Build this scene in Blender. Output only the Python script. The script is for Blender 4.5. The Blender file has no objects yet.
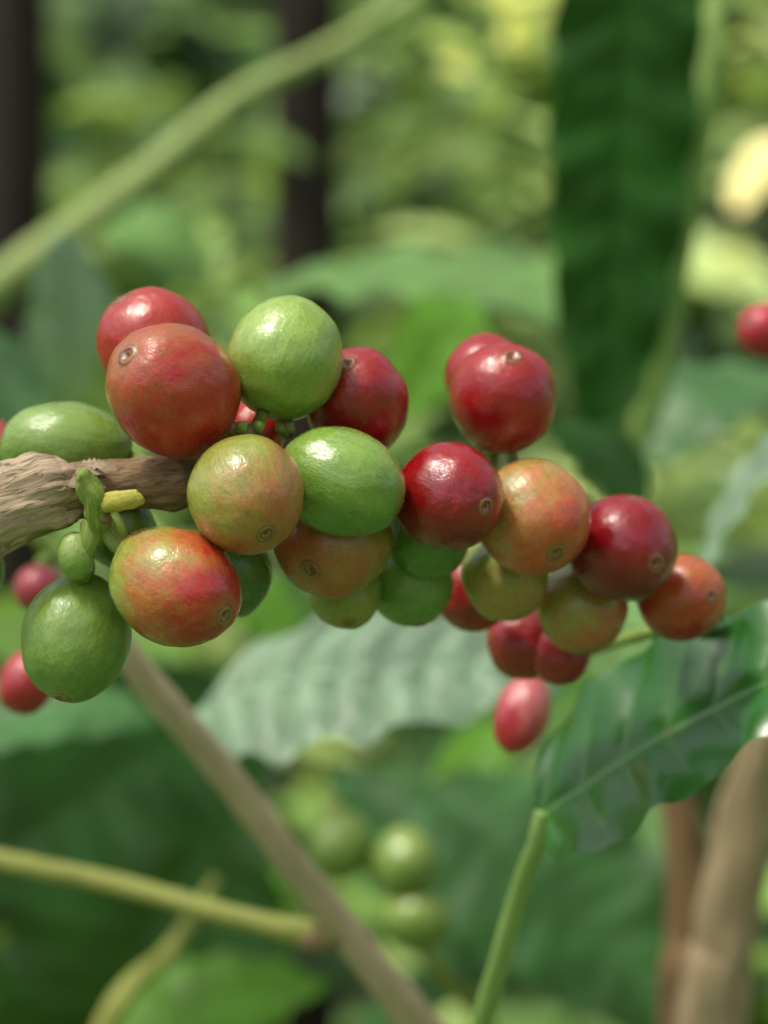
import bpy, math, random
from mathutils import Vector, noise, Matrix
random.seed(7)
rnd=random.random
def U(a,b): return a+(b-a)*random.random()
scene=bpy.context.scene
CZ=1.30
K=0.082/768/0.25
def P(h,v,d):
    return Vector(((h-384)*K*d, d, CZ+(512-v)*K*d))
def S(px,d): return px*K*d
def lin(c):
    return tuple(((x/255)/12.92 if x/255<=.04045 else ((x/255+.055)/1.055)**2.4) for x in c)+(1,)

# ---------------------------------------------------------------- materials
class NT:
    def __init__(s,name):
        s.m=bpy.data.materials.new(name); s.m.use_nodes=True
        s.t=s.m.node_tree; s.t.nodes.clear()
        s.out=s.n('ShaderNodeOutputMaterial')
    def n(s,ty,**kw):
        x=s.t.nodes.new(ty)
        for k,v in kw.items(): setattr(x,k,v)
        return x
    def l(s,a,b): s.t.links.new(a,b)
    def setin(s,node,key,val):
        if isinstance(val,bpy.types.NodeSocket): s.l(val,node.inputs[key])
        else: node.inputs[key].default_value=val
    def math(s,op,a,b=0.0,c=None,clamp=False):
        x=s.n('ShaderNodeMath',operation=op); x.use_clamp=clamp
        s.setin(x,0,a); s.setin(x,1,b)
        if c is not None: s.setin(x,2,c)
        return x.outputs[0]
    def mix(s,f,a,b,bt='MIX'):
        x=s.n('ShaderNodeMix',data_type='RGBA',blend_type=bt)
        s.setin(x,0,f); s.setin(x,6,a); s.setin(x,7,b); return x.outputs[2]
    def ramp(s,f,stops,interp='LINEAR'):
        x=s.n('ShaderNodeValToRGB'); s.setin(x,0,f); r=x.color_ramp; r.interpolation=interp
        while len(r.elements)<len(stops): r.elements.new(.5)
        for e,(p,c) in zip(r.elements,stops): e.position=p; e.color=c
        return x
    def noise(s,vec,scale,detail=3,rough=.5):
        x=s.n('ShaderNodeTexNoise'); s.setin(x,'Vector',vec); x.inputs['Scale'].default_value=scale
        x.inputs['Detail'].default_value=detail; x.inputs['Roughness'].default_value=rough
        return x.outputs[0]
    def mapr(s,v,a,b,c,d):
        x=s.n('ShaderNodeMapRange'); s.setin(x,0,v); 
        for i,k in enumerate((a,b,c,d)): x.inputs[i+1].default_value=k
        return x.outputs[0]
    def vscale(s,vec,sc,off=(0,0,0)):
        x=s.n('ShaderNodeMapping'); s.setin(x,0,vec); x.inputs[1].default_value=off; x.inputs[3].default_value=sc
        return x.outputs[0]
G=lambda v:(v,v,v,1)

cid=0
def cherry_mat(c1,c2,gdir,R,rough=.3,sharp=1.0,bias=0.0,speck=.25,c3=None,disc=True,sss=True):
    """c1 -> c2 along gdir, mottled"""
    global cid; cid+=1
    N=NT('cherry_skin_%d'%cid)
    at=N.n('ShaderNodeAttribute',attribute_name='lp').outputs['Vector']
    ob=N.n('ShaderNodeTexCoord').outputs['Object']
    seed=(cid*3.17,cid*1.31,cid*.77)
    ow=N.vscale(ob,(1/R,)*3)
    dp=N.n('ShaderNodeVectorMath',operation='DOT_PRODUCT'); N.l(ow,dp.inputs[0]); dp.inputs[1].default_value=Vector(gdir).normalized()
    base=N.vscale(at,(1,1,1),seed)
    n1=N.noise(base,1.6,4,.55)
    streak=N.noise(N.vscale(at,(9,9,1.3),seed),1.0,3,.6)
    fine=N.noise(base,16,4,.65)
    t=N.math('MULTIPLY',dp.outputs['Value'],.5*sharp)
    t=N.math('ADD',t,.5+bias)
    t=N.math('ADD',t,N.math('MULTIPLY',N.math('SUBTRACT',n1,.5),1.7))
    t=N.math('ADD',t,N.math('MULTIPLY',N.math('SUBTRACT',streak,.5),.5))
    rs=[(.15,lin(c1)),(.85,lin(c2))]
    if c3: rs=[(.08,lin(c1)),(.5,lin(c3)),(.92,lin(c2))]
    col=N.ramp(t,rs).outputs[0]
    v=N.mapr(fine,.3,.7,.86,1.13)
    hv=N.n('ShaderNodeHueSaturation'); N.l(col,hv.inputs['Color']); N.l(v,hv.inputs['Value']); col=hv.outputs[0]
    v=N.mapr(streak,.3,.7,.86,1.12)
    hv=N.n('ShaderNodeHueSaturation'); N.l(col,hv.inputs['Color']); N.l(v,hv.inputs['Value']); col=hv.outputs[0]
    vo=N.n('ShaderNodeTexVoronoi'); N.l(base,vo.inputs['Vector']); vo.inputs['Scale'].default_value=11
    sm=N.ramp(vo.outputs['Distance'],[(0.05,G(1)),(.14,G(0))]).outputs[0]
    gate=N.ramp(N.noise(base,3.1,2),[(.5,G(0)),(.62,G(1))]).outputs[0]
    sf=N.math('MULTIPLY',N.math('MULTIPLY',sm,gate),speck)
    col=N.mix(sf,col,lin((226,190,140)))
    sc=N.ramp(N.noise(N.vscale(at,(2,2,6),seed),2.2,6,.7),[(.65,G(0)),(.73,G(1))]).outputs[0]
    col=N.mix(N.math('MULTIPLY',sc,.4),col,lin((96,60,34)))
    sx=N.n('ShaderNodeSeparateXYZ'); N.l(at,sx.inputs[0])
    rho=N.math('SQRT',N.math('ADD',N.math('MULTIPLY',sx.outputs[0],sx.outputs[0]),N.math('MULTIPLY',sx.outputs[1],sx.outputs[1])))
    rho=N.math('ADD',rho,N.math('MULTIPLY',N.math('LESS_THAN',sx.outputs[2],0),2))
    rho=N.math('ADD',rho,N.math('MULTIPLY',N.math('SUBTRACT',fine,.5),.05))
    rho=N.math('MULTIPLY',rho,.84)
    tan=lin((176,122,78)); dk=lin((50,25,14)); br=lin((100,60,36))
    r=N.ramp(rho,[(0,dk),(.03,dk),(.05,tan),(.072,br),(.09,dk),(.115,tan),(.14,br),(.175,br[:3]+(0,))])
    if disc: col=N.mix(r.outputs[1],col,r.outputs[0])
    halo=N.ramp(rho,[(.13,G(.45)),(.42,G(0))]).outputs[0]
    col=N.mix(N.math('MULTIPLY',halo,.7),col,lin(((c1[0]+150)//2,(c1[1]+100)//2,(c1[2]+50)//2)))
    p=N.n('ShaderNodeBsdfPrincipled'); N.l(col,p.inputs['Base Color'])
    bl=N.noise(base,3.3,4,.6)
    N.l(N.math('ADD',N.mapr(fine,.3,.7,rough-.05,rough+.05),N.mapr(bl,.35,.65,-.05,.06)),p.inputs['Roughness'])
    p.inputs['Specular IOR Level'].default_value=.6
    if sss:
        p.inputs['Subsurface Weight'].default_value=.12
        p.inputs['Subsurface Radius'].default_value=(1,.5,.25)
        p.inputs['Subsurface Scale'].default_value=.0018
    N.l(N.mapr(bl,.4,.62,.75,.25),p.inputs['Coat Weight']); p.inputs['Coat Roughness'].default_value=.10
    b=N.n('ShaderNodeBump'); b.inputs['Strength'].default_value=.3; b.inputs['Distance'].default_value=.0003
    hh=N.math('ADD',N.math('MULTIPLY',streak,.8),N.math('MULTIPLY',N.noise(base,30,3,.6),.35))
    hh=N.math('ADD',hh,N.math('MULTIPLY',bl,1.8))
    N.l(hh,b.inputs['Height']); N.l(b.outputs[0],p.inputs['Normal']); N.l(b.outputs[0],p.inputs['Coat Normal'])
    N.l(p.outputs[0],N.out.inputs[0])
    return N.m

def leaf_mat(name,top,vein,rough=.3,trans=.3,nveins=9,tcol=None,spec=.5,veinmix=.45,mott=1.0,bump=.25,coat=0.):
    N=NT(name)
    at=N.n('ShaderNodeAttribute',attribute_name='lp').outputs['Vector']
    ob=N.n('ShaderNodeTexCoord').outputs['Object']
    sx=N.n('ShaderNodeSeparateXYZ'); N.l(at,sx.inputs[0])
    av=N.math('ABSOLUTE',sx.outputs[1])
    ph=N.math('SUBTRACT',N.math('MULTIPLY',sx.outputs[0],nveins),N.math('MULTIPLY',av,.9))
    fr=N.math('ABSOLUTE',N.math('SUBTRACT',N.math('FRACT',N.math('ADD',ph,.5)),.5))
    lat=N.ramp(fr,[(0.0,G(1)),(.09,G(0))]).outputs[0]
    lat=N.math('MULTIPLY',lat,N.mapr(av,0,1,.8,.15))
    mid=N.ramp(av,[(.02,G(1)),(.05,G(0))]).outputs[0]
    vf=N.math('MAXIMUM',lat,mid)
    n=N.noise(ob,60,4,.6)
    n2=N.noise(ob,420,3,.6)
    c=N.mix(N.mapr(n,.3,.7,0,1),lin(tuple(int(x*(1-.22*mott)) for x in top)),lin(tuple(min(255,int(x*(1+.18*mott))) for x in top)))
    c=N.mix(N.math('MULTIPLY',vf,veinmix),c,lin(vein))
    spot=N.ramp(N.noise(ob,230,2,.5),[(.7,G(0)),(.76,G(1))]).outputs[0]
    c=N.mix(N.math('MULTIPLY',spot,.4),c,lin((120,110,50)))
    p=N.n('ShaderNodeBsdfPrincipled'); N.l(c,p.inputs['Base Color'])
    N.l(N.mapr(n,.3,.7,rough-.06,rough+.1),p.inputs['Roughness'])
    p.inputs['Specular IOR Level'].default_value=spec
    p.inputs['Coat Weight'].default_value=coat; p.inputs['Coat Roughness'].default_value=.2
    b=N.n('ShaderNodeBump'); b.inputs['Strength'].default_value=bump; b.inputs['Distance'].default_value=.0004
    N.l(N.math('ADD',n2,N.math('MULTIPLY',vf,-1.2)),b.inputs['Height']); N.l(b.outputs[0],p.inputs['Normal'])
    tr=N.n('ShaderNodeBsdfTranslucent')
    N.l(N.mix(.6,c,lin(tcol or (150,180,50))),tr.inputs[0])
    ms=N.n('ShaderNodeMixShader'); ms.inputs[0].default_value=trans
    N.l(p.outputs[0],ms.inputs[1]); N.l(tr.outputs[0],ms.inputs[2]); N.l(ms.outputs[0],N.out.inputs[0])
    return N.m

def bark_mat(name,c1,c2,c3,bump=.6,rough=.85,fib=(3,3,.35),crack=.5):
    N=NT(name)
    at=N.n('ShaderNodeAttribute',attribute_name='lp').outputs['Vector']
    f=N.noise(N.vscale(at,fib),1.5,6,.65)
    big=N.noise(N.vscale(at,(1.2,1.2,.5)),.9,4,.6)
    fine=N.noise(N.vscale(at,(6,6,2.5)),2.5,5,.7)
    c=N.ramp(f,[(.32,lin(c1)),(.5,lin(c2)),(.68,lin(c3))]).outputs[0]
    c=N.mix(N.math('MULTIPLY',N.mapr(big,.35,.65,0,1),.6),c,lin(c2))
    cr=N.ramp(N.math('ABSOLUTE',N.math('SUBTRACT',N.noise(N.vscale(at,(2.2,2.2,.6)),1.2,5,.6),.5)),[(.0,G(1)),(.016,G(0))]).outputs[0]
    c=N.mix(N.math('MULTIPLY',cr,crack),c,lin(tuple(x*.5 for x in c1)))
    hv=N.n('ShaderNodeHueSaturation'); N.l(c,hv.inputs['Color']); N.l(N.mapr(fine,.3,.7,.75,1.2),hv.inputs['Value'])
    p=N.n('ShaderNodeBsdfPrincipled'); N.l(hv.outputs[0],p.inputs['Base Color']); p.inputs['Roughness'].default_value=rough
    p.inputs['Specular IOR Level'].default_value=.3
    b=N.n('ShaderNodeBump'); b.inputs['Strength'].default_value=bump; b.inputs['Distance'].default_value=.0006
    h=N.math('ADD',f,N.math('MULTIPLY',fine,.5)); h=N.math('SUBTRACT',h,N.math('MULTIPLY',cr,.5))
    N.l(h,b.inputs['Height']); N.l(b.outputs[0],p.inputs['Normal'])
    N.l(p.outputs[0],N.out.inputs[0])
    return N.m

def foliage_mat(name,trans=.4):
    N=NT(name)
    c=N.n('ShaderNodeAttribute',attribute_name='col').outputs['Color']
    p=N.n('ShaderNodeBsdfPrincipled'); N.l(c,p.inputs['Base Color']); p.inputs['Roughness'].default_value=.42
    if not trans:
        N.l(p.outputs[0],N.out.inputs[0]); return N.m
    tr=N.n('ShaderNodeBsdfTranslucent'); N.l(N.mix(.35,c,lin((165,190,60))),tr.inputs[0])
    ms=N.n('ShaderNodeMixShader'); ms.inputs[0].default_value=trans
    N.l(p.outputs[0],ms.inputs[1]); N.l(tr.outputs[0],ms.inputs[2]); N.l(ms.outputs[0],N.out.inputs[0])
    return N.m

# ---------------------------------------------------------------- mesh helpers
def mkobj(name,verts,faces,mat,lp=None,col=None,loc=None,parent=None,smooth=True):
    me=bpy.data.meshes.new(name); me.from_pydata([tuple(v) for v in verts],[],faces); me.update()
    if smooth: me.polygons.foreach_set('use_smooth',[True]*len(me.polygons))
    if lp:
        a=me.attributes.new('lp','FLOAT_VECTOR','POINT'); a.data.foreach_set('vector',[x for v in lp for x in v])
    if col:
        a=me.attributes.new('col','FLOAT_COLOR','POINT'); a.data.foreach_set('color',[x for v in col for x in v])
    if mat: me.materials.append(mat)
    o=bpy.data.objects.new(name,me); scene.collection.objects.link(o)
    if loc is not None: o.location=loc
    if parent:
        o.parent=parent; o.matrix_parent_inverse=Matrix.Translation(-parent.location)
    return o

def catmull(pts,rad,n):
    out=[];rr=[]
    m=len(pts)
    for i in range(m-1):
        p0=pts[max(i-1,0)];p1=pts[i];p2=pts[i+1];p3=pts[min(i+2,m-1)]
        for j in range(n):
            t=j/n
            out.append(.5*((2*p1)+(p2-p0)*t+(2*p0-5*p1+4*p2-p3)*t*t+(3*p1-p0-3*p2+p3)*t**3))
            rr.append(rad[i]+(rad[i+1]-rad[i])*(t*t*(3-2*t)))
    out.append(pts[-1].copy()); rr.append(rad[-1])
    return out,rr

def tube_data(pts,rad,n=10,seg=16,rough=.05,seed=0.,ridge=0.):
    c,r=catmull([Vector(p) for p in pts],rad,n)
    V=[];F=[];L=[]
    s=0; up=Vector((0.1,.2,1)).normalized()
    r0=sum(rad)/len(rad)
    for i,p in enumerate(c):
        t=(c[min(i+1,len(c)-1)]-c[max(i-1,0)]).normalized()
        b=t.cross(up)
        if b.length<.05: b=t.cross(Vector((1,0,0)))
        b.normalize(); nn=b.cross(t).normalized(); up=nn
        if i: s+=(p-c[i-1]).length
        for k in range(seg):
            a=2*math.pi*k/seg
            q=Vector((math.cos(a)*1.2,math.sin(a)*1.2,s/r0*.45+seed))
            f=1+rough*noise.noise(q)*2+rough*.8*noise.noise(q*3.1)
            if ridge:
                q2=Vector((math.cos(a)*4,math.sin(a)*4,s/r0*.7+seed))
                f+=ridge*(abs(noise.noise(q2))-.25)+ridge*.5*noise.noise(q2*2.7)
            V.append(p+(b*math.cos(a)+nn*math.sin(a))*r[i]*f)
            L.append((math.cos(a),math.sin(a),s/r0*.5+seed))
    m=len(c)
    for i in range(m-1):
        for k in range(seg):
            k2=(k+1)%seg
            F.append((i*seg+k,i*seg+k2,(i+1)*seg+k2,(i+1)*seg+k))
    for idx,i in ((0,0),(1,m-1)):
        V.append(c[i]); L.append((0,0,seed)); ci=len(V)-1
        for k in range(seg):
            k2=(k+1)%seg
            F.append((ci,i*seg+k2,i*seg+k) if i==0 else (ci,i*seg+k,i*seg+k2))
    return V,F,L
def tube(name,pts,rad,mat,n=10,seg=16,rough=.05,seed=0.,parent=None,ridge=0.):
    V,F,L=tube_data(pts,rad,n,seg,rough,seed,ridge)
    o0=Vector(pts[0])
    return mkobj(name,[v-o0 for v in V],F,mat,lp=L,loc=o0,parent=parent)

def leaf(name,base,tip,nrm,hw,mat,arch=.08,fold=.15,corr=.03,wave=.05,nveins=9,nu=90,nv=20,seed=0.,parent=None,skew=0.,e1=.62,e2=.85):
    base=Vector(base);tip=Vector(tip)
    T=tip-base; L=T.length; T.normalize(); Nn=Vector(nrm); Nn=(Nn-T*Nn.dot(T)).normalized(); B=T.cross(Nn)
    um=e1/(e1+e2); mx=um**e1*(1-um)**e2
    V=[];F=[];lp=[]
    for i in range(nu+1):
        u=i/nu; w=hw*(max(u,1e-4)**e1)*(max(1-u,1e-4)**e2)/mx
        bend=skew*L*math.sin(math.pi*u)
        for j in range(nv+1):
            v=-1+2*j/nv; a=abs(v)
            ph=u*nveins-a*.9
            q=abs(math.sin(math.pi*ph))**.7
            h=arch*L*math.sin(math.pi*u)+fold*w*a-.10*w*a*a*3*fold
            h+=corr*hw*q*(1-a**4)*min(1,a*6)*min(1,w/hw*1.5)
            h+=wave*hw*v*v*math.sin(u*nveins*2*math.pi*.55+seed+(1.7 if v>0 else 0))
            h+=hw*.12*noise.noise(Vector((u*2.5,v*.8,seed)))
            ww=w*(1+.035*math.sin(u*nveins*2*math.pi-1.2)*a)
            V.append(T*L*u+B*(v*ww+bend)+Nn*h); lp.append((u,v,0))
    for i in range(nu):
        for j in range(nv):
            a=i*(nv+1)+j; F.append((a,a+nv+1,a+nv+2,a+1))
    return mkobj(name,V,F,mat,lp=lp,loc=base,parent=parent)

# ---------------------------------------------------------------- main coffee branch
bark=bark_mat('branch_bark',(156,130,104),(196,172,144),(218,198,172),bump=.7,fib=(2.3,2.3,.6),crack=.6)
bark2=bark_mat('branch_bark_dark',(124,98,70),(162,134,102),(190,166,132),bump=.65,fib=(2.3,2.3,.6),crack=.5)
axis_pts=[P(-160,548,.250),P(-40,521,.250),P(30,500,.250),P(62,493,.251),P(78,490,.252),P(130,484,.2535),P(175,479,.255),P(200,476,.256),
          P(300,472,.2605),P(380,486,.264),P(450,508,.267),P(540,540,.272),P(620,572,.280),P(720,615,.292)]
rads=[S(x,.25) for x in (42,38,36,34,28,26,30,24,15,14,12,11,10,6)]
branch=tube('coffee_branch',axis_pts,rads,bark2,n=18,seg=72,rough=.10,seed=3.3,ridge=.06)
sp=[P(-162,548,.2495),P(-40,521,.2495),P(20,502,.2495),P(44,495,.2500),P(58,492,.2506),P(76,489,.2515)]
tube('bark_sleeve',sp,[S(x,.25) for x in (46,41,38,40,36,26)],bark,n=26,seg=90,rough=.17,seed=8.1,parent=branch,ridge=.08)
fl=bark_mat('bark_flake',(156,130,104),(200,176,148),(222,204,178),bump=.6)
for k in range(20):
    a=U(-.3,1.5); h0=-20+U(0,1)*120; vc=516-(h0+20)*.21
    rr=36 if h0<60 else 28
    p=P(h0,vc-rr*math.sin(a),.2503)+Vector((0,-S(rr,.25)*math.cos(a),0))
    n_=Vector((0,-math.cos(a),math.sin(a)))
    leaf('bark_flake',p-Vector((.0012,0,-.0003)),p+Vector((U(.0004,.0026),0,U(-.0006,.0002)))+n_*U(.0001,.0005),n_,U(.0003,.0008),fl,arch=.12,fold=.1,wave=.3,nu=10,nv=6,seed=k,parent=branch,e1=.4,e2=.4)
def dens(a):
    c,r=catmull(a,[0]*len(a),8); return c
AX=dens(axis_pts)
ped_mat=bark_mat('pedicel_green',(106,128,54),(140,162,76),(170,182,104),bump=.3,rough=.5)
yel_mat=bark_mat('bud_yellow',(164,156,66),(194,186,84),(212,204,112),bump=.3,rough=.55)

tube('stipule',[P(100,540,.2485),P(97,515,.2462),P(92,492,.2447),P(84,476,.244),P(79,470,.244)],[S(x,.25) for x in (10,12,13,8,2)],ped_mat,n=8,seg=18,rough=.2,seed=1,parent=branch,ridge=.1)
tube('bud_stalk',[P(92,508,.2475),P(103,505,.2455),P(114,502,.244)],[S(x,.25) for x in (9,9,8)],ped_mat,n=6,seg=14,parent=branch)
tube('leaf_scar_bud',[P(106,504,.2447),P(118,501,.2437),P(131,499,.243),P(139,497,.2427),P(142,495,.2427)],[S(x,.25) for x in (9,10.5,9.5,7.5,3)],yel_mat,n=6,seg=20,rough=.12,parent=branch,ridge=.05)
for a,b,c in (((95,525,.248),(88,548,.2475),(82,575,.2495)),((100,522,.248),(118,545,.2475),(140,560,.248)),((108,520,.249),(118,532,.248),(122,548,.2485))):
    tube('fruit_stalk',[P(*a),P(*b),P(*c)],[S(13,.25),S(9,.25),S(8,.25)],ped_mat,n=6,seg=12,rough=.1,parent=branch)
for h,v,d in ((236,432,.2495),(252,430,.2515),(286,434,.2545),(478,452,.2685),(212,540,.2535),(100,512,.2465)):
    for k in range(3):
        a=U(0,6.28); p=P(h,v,d); q=p+Vector((math.cos(a)*.0016,-.0008,math.sin(a)*.0016))
        tube('bract',[p,(p+q)/2+Vector((0,-.0004,0)),q],[.0007,.0008,.0002],ped_mat if k else bark2,n=5,seg=8,rough=.2,parent=branch)

CS=1.03
def cherry(name,h,v,d,R,L,ax,c1,c2,g,rough=.3,sharp=1.,bias=0.,speck=.25,c3=None,ped=True,lod=1,target=None,disc=True):
    R=S(R,d)*CS;L=S(L,d)*CS;Ry=R*U(.96,1.02)
    z=Vector(ax).normalized(); x=z.cross(Vector((.2,1,.1))).normalized(); y=z.cross(x)
    c=P(h,v,d); V=[];F=[];lp=[]
    nr=int(72*lod);ns=int(80*lod); sd=U(0,50)
    for i in range(nr+1):
        t=i/nr; th=math.pi*(t**1.35)
        for k in range(ns):
            a=2*math.pi*k/ns
            sx,sy,sz=math.sin(th)*math.cos(a),math.sin(th)*math.sin(a),math.cos(th)
            rho=math.sin(th)
            f=1+.045*noise.noise(Vector((sx,sy,sz))*1.3+Vector((sd,0,0)))+.012*noise.noise(Vector((sx,sy,sz))*4+Vector((sd,0,0)))
            f-=.014*math.exp(-(sy/.10)**2)*(1-sz*sz)
            dz=0
            if sz>0:
                rr=.84*rho*(1+.25*noise.noise(Vector((math.cos(a),math.sin(a),sd))))
                dz+=.022*math.exp(-((rr-.105)/.028)**2)-.026*math.exp(-(rr/.25)**2)-.030*math.exp(-(rr/.045)**2)
            else:
                dz+=.07*math.exp(-(rho/.18)**2)
            V.append(x*(sx*R*f)+y*(sy*Ry*f)+z*((sz*f+dz)*L)); lp.append((sx,sy,sz))
    for i in range(nr):
        for k in range(ns):
            k2=(k+1)%ns
            F.append((i*ns+k,(i+1)*ns+k,(i+1)*ns+k2,i*ns+k2))
    m=cherry_mat(c1,c2,g,R,rough-.01,sharp,bias,speck,c3,disc,sss=(d<.3))
    o=mkobj(name,V,F,m,lp=lp,loc=c)
    if ped:
        b=c-z*L*.9
        tgt=target if target is not None else min(AX,key=lambda q:(q-(b-z*.003)).length)
        mid=(b-z*.0025)*.6+tgt*.4
        tube('pedicel',[b,mid,tgt],[S(7,.25)*.8,S(7,.25),S(9,.25)],ped_mat,n=6,seg=12,rough=.12,seed=sd,parent=o)
    return o
R_='red_coffee_cherry';G_='green_coffee_cherry';T_='ripening_coffee_cherry'
cherry(R_,153,345,.2625,54,57,(-.5,-.3,.75),(190,58,46),(168,22,26),(0,0,-1))
cherry(R_,174,390,.2475,63,71,(-.59,-.67,.45),(178,106,58),(180,36,28),(.5,.3,-.8),rough=.34,bias=.26,speck=.5)
cherry(G_,285,358,.2535,56,62,(.35,.25,.93),(156,186,84),(126,160,60),(0,0,-1),rough=.34)
cherry(R_,357,402,.2605,51,58,(-.17,-.77,.62),(168,26,28),(138,8,16),(0,0,-1))
cherry(G_,66,449,.2625,46,65,(-.98,-.1,.1),(138,172,76),(110,148,58),(0,0,-1))
cherry(T_,246,495,.2435,57,60,(.37,-.67,-.64),(152,160,68),(186,110,58),(.8,0,-.45),c3=(168,138,64),rough=.34,speck=.4)
cherry(G_,341,482,.2505,52,64,(.86,-.1,-.36),(138,172,72),(104,148,54),(-.2,0,-1),rough=.28)
cherry(R_,449,497,.2555,53,56,(.6,-.77,-.17),(160,10,24),(126,4,14),(-.3,0,-1),rough=.25)
cherry(R_,503,398,.268,53,56,(.13,-.72,.66),(176,30,32),(146,10,20),(0,0,-1))
cherry(R_,488,378,.2775,42,44,(-.4,.1,.9),(168,28,32),(140,12,22),(0,0,-1))
cherry(T_,533,518,.2625,56,58,(.36,-.72,-.6),(166,150,74),(202,84,48),(.5,0,-.7),c3=(194,126,70),bias=.12)
cherry(R_,622,548,.2715,53,56,(.5,-.82,-.25),(152,12,28),(122,6,18),(0,0,-1),rough=.25)
cherry(T_,681,597,.281,43,46,(.5,-.8,.05),(190,100,48),(172,34,28),(-.4,0,-.8),target=P(650,560,.290))
cherry(T_,332,540,.2580,58,61,(-.34,-.83,-.48),(156,134,54),(176,94,48),(-.5,0,-.5),c3=(168,112,52))
cherry(G_,345,590,.2665,36,40,(.1,-.6,-.8),(140,164,70),(150,150,64),(0,0,-1))
cherry(G_,410,582,.271,42,44,(.2,-.2,-.9),(132,166,76),(110,146,62),(0,0,-1))
cherry(G_,427,535,.2655,42,44,(.3,.2,-.8),(106,150,56),(92,134,48),(0,0,-1))
cherry(T_,505,577,.2725,42,44,(.2,-.2,-.9),(148,162,74),(176,134,66),(0.5,0,-1))
cherry(T_,582,608,.279,44,46,(.1,-.3,-.9),(154,158,72),(180,108,60),(.4,0,-1))
cherry(R_,474,592,.281,37,40,(-.3,-.3,-.9),(182,38,40),(158,20,28),(0,0,-1))
cherry(R_,525,640,.291,37,40,(-.3,-.3,-.9),(172,34,40),(152,18,28),(0,0,-1))
cherry(R_,560,655,.288,29,31,(.3,-.4,-.9),(172,30,38),(152,16,28),(0,0,-1))
cherry(R_,522,714,.312,27,40,(-.35,-.3,-.95),(214,110,112),(184,34,50),(-.6,0,-1))
cherry(T_,175,586,.2445,58,71,(.72,-.57,-.38),(158,166,72),(186,48,34),(.8,-.1,-.55),c3=(188,120,60),rough=.3,bias=.06,speck=.35,target=P(140,560,.248))
cherry(G_,75,638,.2525,53,65,(-.15,-.42,-.88),(134,164,68),(104,142,54),(0,0,-1),rough=.36,target=P(82,575,.2495))
cherry(G_,76,556,.2482,18,24,(-.1,-.1,1),(166,190,104),(130,166,70),(0,0,-1),rough=.4,ped=False,lod=.6,disc=False)
cherry(G_,228,572,.2585,42,46,(.3,.2,-.8),(100,134,52),(78,112,44),(0,0,-1))
cherry(G_,120,532,.2575,36,40,(.1,.5,-.5),(112,148,56),(84,122,48),(0,0,-1))
cherry(R_,256,428,.2635,30,34,(0,.6,.7),(200,44,30),(180,26,26),(0,0,-1),lod=.7)
cherry(G_,-13,572,.262,17,24,(-.2,0,-1),(112,150,60),(96,136,50),(0,0,-1),lod=.6)

# ---------------------------------------------------------------- secondary branches and stems
brn=bark_mat('stem_brown',(170,148,116),(200,180,146),(224,206,174),bump=.5,crack=.2)
grn=bark_mat('stem_green',(120,152,80),(148,178,100),(172,194,120),bump=.2,rough=.45,crack=0)
oli=bark_mat('stem_olive',(124,130,60),(150,156,76),(176,174,98),bump=.3,rough=.5,crack=.1)
pale=bark_mat('stem_pale_green',(116,136,76),(138,156,90),(156,170,106),bump=.2,rough=.6,crack=0)
s1=tube('coffee_stem',[P(60,560,.345),P(132,662,.35),P(215,760,.36),P(325,905,.375),P(425,1030,.39),P(560,1190,.42),P(640,1700,.5)],[S(x,.36) for x in (13,15,16,17,21,24,28)],brn,n=16,seg=24,rough=.08,seed=2)
tube('side_shoot',[P(-90,842,.40),P(0,860,.395),P(120,885,.39),P(250,920,.38),P(332,937,.377)],[S(x,.38) for x in (9,11,11,11,15)],oli,n=14,seg=18,rough=.06,seed=5,parent=s1)
tube('node_joint',[P(285,932,.379),P(315,936,.3775),P(345,935,.377)],[S(x,.38) for x in (10,16,12)],bark2,n=8,seg=18,rough=.1,parent=s1)
tube('plant_stem',[P(215,880,.53),P(170,950,.5),P(105,1028,.48),P(0,1300,.5)],[S(x,.5) for x in (5,9,12,12)],oli,n=10,seg=14)
tube('plant_stem',[P(520,-90,.98),P(420,-8,.95),P(330,50,.92),P(235,100,.9),P(140,180,.88),P(-15,295,.85),P(-160,400,.8)],[S(x,.9) for x in (9,10,11,12,16,19,21)],pale,n=12,seg=16)
tube('plant_stem',[P(320,52,.92),P(240,92,.92),P(120,200,.91),P(60,235,.9)],[S(x,.9) for x in (6,7,7,4)],pale,n=10,seg=12)
tube('plant_stem',[P(728,-120,.55),P(716,30,.55),P(690,200,.56),P(655,380,.57),P(632,480,.58),P(610,700,.6)],[S(x,.56) for x in (12,13,13,15,10,9)],grn,n=14,seg=16)
tb=bark_mat('trunk_brown',(140,116,86),(178,154,122),(204,184,152),bump=.6,crack=.3)
tb2=bark_mat('trunk_brown_dark',(94,70,46),(128,100,70),(156,126,92),bump=.6,crack=.4)
tube('coffee_tree_trunk',[P(672,700,.5),P(680,800,.5),P(690,930,.5),P(684,1040,.5),P(690,1500,.52),P(700,2950,.56)],[S(x,.5) for x in (14,19,24,27,34,44)],tb2,n=14,seg=22,rough=.1,seed=4)
tube('coffee_tree_trunk',[P(800,660,.44),P(764,745,.445),P(742,840,.45),P(726,940,.455),P(712,1040,.46),P(705,1600,.49),P(700,2950,.54)],[S(x,.45) for x in (22,26,30,32,36,44,54)],tb,n=14,seg=22,rough=.1,seed=9)

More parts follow.
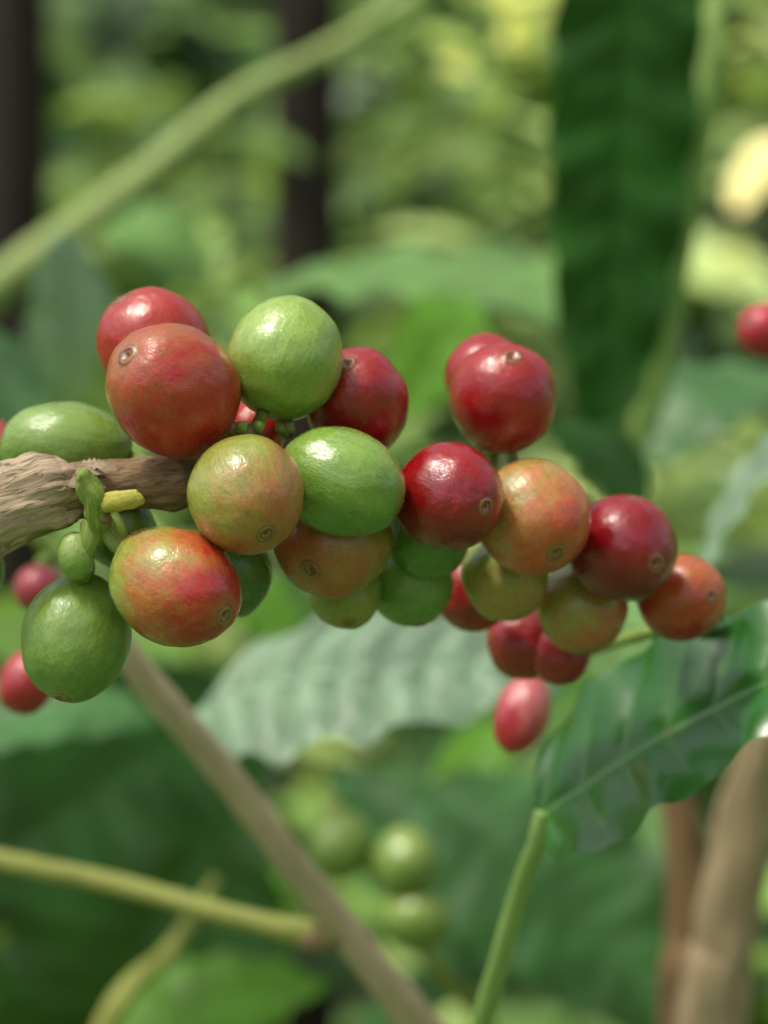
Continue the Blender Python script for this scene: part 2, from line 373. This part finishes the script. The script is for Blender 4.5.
cherry(R_,27,682,.315,27,33,(-.4,-.3,-.9),(190,48,54),(170,26,40),(0,0,-1),lod=.5,target=P(60,600,.33))
cherry(R_,37,588,.335,23,24,(.1,-.4,-.6),(176,60,72),(160,36,54),(0,0,-1),lod=.5,target=P(60,560,.345))
cherry(R_,-4,442,.33,18,22,(.1,-.4,-.6),(196,60,70),(176,40,60),(0,0,-1),lod=.5,target=P(-60,450,.33))
cherry(R_,765,331,.35,27,29,(-.5,-.5,.2),(196,40,60),(170,20,44),(0,0,-1),lod=.5,target=P(840,350,.36))
tube('coffee_twig',[P(-200,440,.34),P(-60,450,.33),P(-40,470,.335),P(60,560,.345)],[S(8,.33)]*4,ped_mat)
tube('coffee_twig',[P(800,300,.36),P(840,350,.36),P(880,500,.38),P(800,660,.44)],[S(8,.36)]*4,oli)
for h,v,d,a,b in [(340,846,.51,31,36),(406,861,.5,30,35),(416,922,.5,34,30)]:
    cherry(G_,h,v,d,a,b,(U(-.3,.3),-.6,-.7),(140,164,70),(100,132,52),(0,0,-1),lod=.5,target=P(385,880,.535),rough=.38)
tube('coffee_twig',[P(330,800,.53),P(385,880,.535),P(430,960,.54),P(520,1100,.58),P(600,1500,.6)],[S(6,.53),S(8,.53),S(8,.53),S(9,.53),S(12,.53)],oli)

# ---------------------------------------------------------------- leaves
Lg=leaf_mat('leaf_glossy',(40,100,32),(116,160,80),rough=.30,trans=.10,nveins=8,tcol=(110,180,40),coat=.3,bump=.3,veinmix=.4,spec=.6)
Ld=leaf_mat('leaf_dark',(38,78,28),(46,90,36),rough=.65,trans=.28,nveins=17,spec=.12,veinmix=.3,bump=.05,tcol=(80,130,40))
Lm=leaf_mat('leaf_mid',(120,162,90),(136,176,108),rough=.4,trans=.35,veinmix=.25,bump=.1)
Lt=leaf_mat('leaf_teal',(72,116,64),(112,152,100),rough=.42,trans=.25,nveins=10,veinmix=.25,bump=.1)
Lt2=leaf_mat('leaf_lower',(50,92,46),(80,120,74),rough=.5,trans=.22,nveins=10,veinmix=.25,bump=.1,spec=.3)
Lp=leaf_mat('leaf_pale',(144,170,140),(52,92,52),rough=.36,trans=.12,nveins=9,veinmix=1.0,bump=.05)  # sky glare put into the pale blade colour, between dark ribs
Lb=leaf_mat('leaf_bright',(112,168,54),(140,184,90),rough=.4,trans=.5,veinmix=.2,bump=.1)
Ldk=leaf_mat('leaf_deep_green',(28,68,22),(42,82,36),rough=.6,trans=.2,veinmix=.2,bump=.1,spec=.2)  # darkest green of the leaf set

lf=leaf('coffee_leaf',P(541,816,.302),P(930,618,.276),(-.28,-.66,.72),S(116,.29),Lg,arch=.05,fold=.27,corr=.045,wave=.06,nveins=8,nu=160,nv=44,seed=2.1,e1=.38,e2=.8)
tube('petiole',[P(543,812,.3015),P(538,840,.303),P(520,890,.31),P(500,960,.318),P(478,1040,.33),P(440,1200,.36)],[S(x,.31) for x in (8,10,10,11,12,13)],grn,n=10,seg=16,parent=lf)

leaf('tree_leaf',P(648,-420,.57),P(603,425,.54),(.15,-1,.1),S(76,.55),Ld,arch=.02,fold=.12,corr=.07,wave=.14,nveins=17,nu=240,seed=1,e1=.5,e2=.42)
leaf('coffee_leaf',P(190,730,.43),P(560,690,.40),(0,-.62,.85),S(115,.42),Lp,arch=.10,fold=.08,corr=.22,wave=.08,nveins=9,nu=140,seed=3)
leaf('coffee_leaf',P(60,230,.60),P(48,440,.62),(.2,-.45,.85),S(50,.6),Lp,arch=.1,corr=.05,seed=4)
leaf('coffee_leaf',P(580,320,.62),P(230,295,.70),(0,-.35,.95),S(130,.65),Lm,arch=.06,corr=.03,seed=5)
leaf('coffee_leaf',P(470,300,.6),P(385,430,.56),(.3,-.8,.5),S(46,.58),Lb,arch=.1,corr=.04,seed=6)
leaf('coffee_leaf',P(690,590,.42),P(850,400,.40),(-.4,-.35,.85),S(60,.41),Lp,arch=.08,corr=.06,seed=7)
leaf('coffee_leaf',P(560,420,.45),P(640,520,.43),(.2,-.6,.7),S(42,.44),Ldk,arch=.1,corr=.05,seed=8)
leaf('coffee_leaf',P(780,370,.62),P(640,470,.6),(0,-.4,.9),S(70,.6),Lt,arch=.1,seed=9)
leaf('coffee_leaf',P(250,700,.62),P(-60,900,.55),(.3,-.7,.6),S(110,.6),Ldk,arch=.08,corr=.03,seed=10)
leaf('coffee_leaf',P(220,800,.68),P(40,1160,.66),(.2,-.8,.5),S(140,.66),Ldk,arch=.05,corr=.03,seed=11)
leaf('coffee_leaf',P(-60,740,.5),P(160,720,.5),(-.1,-.5,.8),S(60,.5),Lt,arch=.1,seed=12)
leaf('coffee_leaf',P(420,790,.58),P(700,1040,.55),(-.1,-.65,.75),S(110,.57),Lt2,arch=.08,corr=.03,seed=13)
leaf('coffee_leaf',P(540,960,.62),P(330,770,.66),(0,-.6,.7),S(90,.62),Lt2,arch=.08,seed=14)
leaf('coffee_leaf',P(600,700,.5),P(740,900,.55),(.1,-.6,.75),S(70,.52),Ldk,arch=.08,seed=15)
leaf('coffee_leaf',P(700,560,.5),P(590,690,.5),(.1,-.5,.8),S(50,.5),Lm,arch=.08,seed=16)
leaf('coffee_leaf',P(300,640,.5),P(150,560,.5),(.1,-.5,.8),S(50,.5),Lb,arch=.08,seed=17)
leaf('coffee_leaf',P(-40,330,.55),P(40,480,.5),(.1,-.5,.8),S(50,.5),Lt2,arch=.08,seed=18)
leaf('coffee_leaf',P(100,1060,.6),P(330,980,.62),(.1,-.4,.9),S(70,.6),Lb,arch=.08,seed=19)
leaf('coffee_leaf',P(250,990,.8),P(215,820,.8),(.1,-.7,.7),S(60,.8),Lb,arch=.08,seed=20)
leaf('coffee_leaf',P(210,280,.9),P(90,210,.9),(.1,-.7,.7),S(50,.9),Lm,arch=.08,seed=21)
leaf('coffee_leaf',P(500,720,.62),P(430,850,.6),(.1,-.7,.7),S(36,.6),Lb,arch=.08,seed=22)

def leafblock(V,F,C,p,T,Nn,L,w,col,n=4):
    T=T.normalized(); Nn=(Nn-T*Nn.dot(T)).normalized(); B=T.cross(Nn); b0=len(V)
    bend=U(.05,.25)
    for i in range(n+1):
        u=i/n; ww=w*(max(u,.01)**.6)*(max(1-u,.01)**.8)/.36
        c=p+T*L*u-Vector((0,0,1))*L*bend*u*u
        h=ww*.25
        V+= [c-B*ww+Nn*h,c,c+B*ww+Nn*h]; C+=[col]*3
    for i in range(n):
        a=b0+i*3
        F+=[(a,a+3,a+4,a+1),(a+1,a+4,a+5,a+2)]
FM=foliage_mat('foliage'); FF=foliage_mat('foliage_far',0)
def rdir():
    a=U(0,6.283); return Vector((math.cos(a),math.sin(a),U(-.55,.35)))
def mass(name,count,xr,yr,zr,Lr,cols,thr=-.1,fs=1.0,seed=0,keep=None,mat=None):
    V=[];F=[];C=[]; n=0;tries=0
    while n<count and tries<count*20:
        tries+=1
        p=Vector((U(*xr),U(*yr),U(*zr)))
        q=noise.noise(p*fs+Vector((seed,0,0)))
        if q<thr: continue
        if keep and not keep(p): continue
        k=noise.noise(p*fs*1.7+Vector((seed+9,3,0)))
        t=min(.999,max(0,.5+k*1.5+U(-.25,.25)))
        a=cols[int(t*len(cols))]; m=U(.65,1.3)
        L=U(*Lr); up=Vector((U(-.5,.5),U(-.8,.3),1))
        leafblock(V,F,C,p,rdir(),up,L,L*U(.17,.26),tuple(min(1,x*m) for x in a[:3])+(1,))
        n+=1
    return mkobj(name,V,F,mat or FM,col=C)
c_mid=[lin(x) for x in ((30,64,26),(50,96,40),(80,126,56),(106,152,70),(132,172,84))]
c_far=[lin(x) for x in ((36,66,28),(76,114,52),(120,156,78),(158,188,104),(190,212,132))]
mass('coffee_shrub_foliage',650,(-.8,.8),(.85,1.6),(.6,1.28),(.08,.15),c_mid,thr=-.05,fs=2.5,seed=1)
mass('coffee_shrub_foliage',60,(-.8,.8),(1.3,1.8),(1.30,1.44),(.06,.10),c_mid,thr=.0,fs=2.6,seed=4)
gapx=lambda p: not (abs(p.x/p.y-(-.0380))<.03 and p.y<3.3 and p.z>1.3+.10*p.y*.9) and not (p.x/p.y<-.145 and p.x/p.y>-.19 and p.y<2.4 and p.z>1.3+.11*p.y)
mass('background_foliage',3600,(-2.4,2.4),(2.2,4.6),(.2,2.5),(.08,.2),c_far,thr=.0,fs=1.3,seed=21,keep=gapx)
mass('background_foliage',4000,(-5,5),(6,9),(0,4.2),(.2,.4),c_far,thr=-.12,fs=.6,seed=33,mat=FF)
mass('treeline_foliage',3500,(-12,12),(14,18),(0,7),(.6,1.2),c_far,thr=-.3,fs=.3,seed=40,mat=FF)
mass('unseen_canopy_helper',260,(-1.4,1.4),(-1.6,1.2),(2.3,3.3),(.12,.22),c_mid,thr=0.02,fs=1.6,seed=60)  # added overhead, out of view, to break up sky reflections
V=[];F=[];C=[]
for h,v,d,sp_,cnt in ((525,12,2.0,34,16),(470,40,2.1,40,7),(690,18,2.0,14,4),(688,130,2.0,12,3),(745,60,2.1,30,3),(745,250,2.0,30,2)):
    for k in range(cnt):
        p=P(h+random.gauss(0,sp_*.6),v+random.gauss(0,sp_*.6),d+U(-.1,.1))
        cc=lin(random.choice(((190,208,84),(216,222,100),(236,232,130),(170,198,80))))  # sunlit bokeh glints put into pale yellow leaf colours
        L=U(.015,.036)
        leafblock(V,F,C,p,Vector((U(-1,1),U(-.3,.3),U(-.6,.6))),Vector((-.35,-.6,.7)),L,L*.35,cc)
mkobj('painted_glint_foliage',V,F,FM,col=C)

dk=bark_mat('tree_bark',(22,16,12),(34,26,20),(50,40,30),bump=.8)
def tree(x,y,r,h,lean=0):
    pts=[Vector((x+lean*t*h+.02*math.sin(t*5+x),y,t*h)) for t in (0,.1,.25,.45,.7,1)]
    o=tube('tree',pts,[r*1.5,r*1.1,r,r*.92,r*.75,r*.5],dk,n=10,seg=20,rough=.09,seed=x)
    for k in range(6):
        s=pts[3]+(pts[5]-pts[3])*(k/6); a=U(0,6.28); d=Vector((math.cos(a),abs(math.sin(a)),U(.4,.9)))
        tube('limb',[s,s+d*.6*h*.2,s+d*h*.3+Vector((0,0,.2))],[r*.45,r*.3,r*.12],dk,n=6,seg=10,parent=o)
    return o
tree(-.125,3.2,.050,5.5); tree(-.385,2.3,.040,5.5,.0); tree(1.9,4.6,.12,5); tree(-2.6,5.5,.15,6)
leaf('bright_spot_leaf',P(778,138,1.9),P(738,212,1.9),(-.35,-.45,.8),S(26,1.9),leaf_mat('bright_spot_leaf',(255,232,160),(250,220,140),rough=.4,trans=.08,tcol=(255,230,150),mott=.3),nu=20,nv=8,e1=.4,e2=.4)  # made-up leaf; its cream colour paints the bright sunlit spot

# ---------------------------------------------------------------- ground rising to a wooded hillside
N=NT('ground_soil')
ob=N.n('ShaderNodeTexCoord').outputs['Object']
c=N.ramp(N.noise(ob,1.3,8,.65),[(.35,lin((50,52,30))),(.5,lin((62,88,40))),(.65,lin((86,124,54)))]).outputs[0]
p=N.n('ShaderNodeBsdfPrincipled'); N.l(c,p.inputs['Base Color']); p.inputs['Roughness'].default_value=.9
b=N.n('ShaderNodeBump'); b.inputs['Distance'].default_value=.03; N.l(N.noise(ob,9,6,.7),b.inputs['Height']); N.l(b.outputs[0],p.inputs['Normal'])
N.l(p.outputs[0],N.out.inputs[0])
V=[];F=[];n=80
for i in range(n+1):
    for j in range(n+1):
        a=(i/n*2-1);bb=(j/n*2-1)
        x=math.copysign(abs(a)**3,a)*400;y=math.copysign(abs(bb)**3,bb)*400
        z=.05*noise.noise(Vector((x,y,0))*.7)
        if y>20: z+=min(60,(y-20)*.55)*(1+.25*noise.noise(Vector((x,y,0))*.03))
        V.append((x,y,z))
for i in range(n):
    for j in range(n):
        a=i*(n+1)+j; F.append((a,a+n+1,a+n+2,a+1))
mkobj('ground',V,F,N.m)

# ---------------------------------------------------------------- light
Sd=Vector((-.38,-.26,.89)).normalized()
w=bpy.data.worlds.new('World'); scene.world=w; w.use_nodes=True
nt=w.node_tree; bg=nt.nodes['Background']; sky=nt.nodes.new('ShaderNodeTexSky'); sky.sky_type='NISHITA'; sky.sun_disc=False
sky.sun_elevation=math.asin(Sd.z); sky.sun_rotation=math.atan2(Sd.x,Sd.y); sky.air_density=1.0; sky.dust_density=5.0
hs=nt.nodes.new('ShaderNodeHueSaturation'); hs.inputs['Saturation'].default_value=.35; hs.inputs['Value'].default_value=1.2
nt.links.new(sky.outputs[0],hs.inputs['Color'])
nt.links.new(hs.outputs[0],bg.inputs[0]); bg.inputs[1].default_value=.14
sl=bpy.data.lights.new('sun','SUN'); sl.energy=5.0; sl.angle=math.radians(8); sl.color=(1,.94,.80)
so=bpy.data.objects.new('sun',sl); scene.collection.objects.link(so); so.rotation_euler=Sd.to_track_quat('Z','Y').to_euler(); so.location=(0,0,6)

cam=bpy.data.cameras.new('camera'); co=bpy.data.objects.new('camera',cam); scene.collection.objects.link(co)
co.location=(0,0,CZ); co.rotation_euler=(math.radians(90),0,0)
cam.sensor_fit='HORIZONTAL'; cam.sensor_width=36; cam.lens=36*.25/.082
cam.clip_start=.01; cam.clip_end=1500
cam.dof.use_dof=True; cam.dof.focus_distance=.243; cam.dof.aperture_fstop=23; cam.dof.aperture_blades=0
scene.camera=co
scene.view_settings.view_transform='Standard'; scene.view_settings.look='None'; scene.view_settings.exposure=0
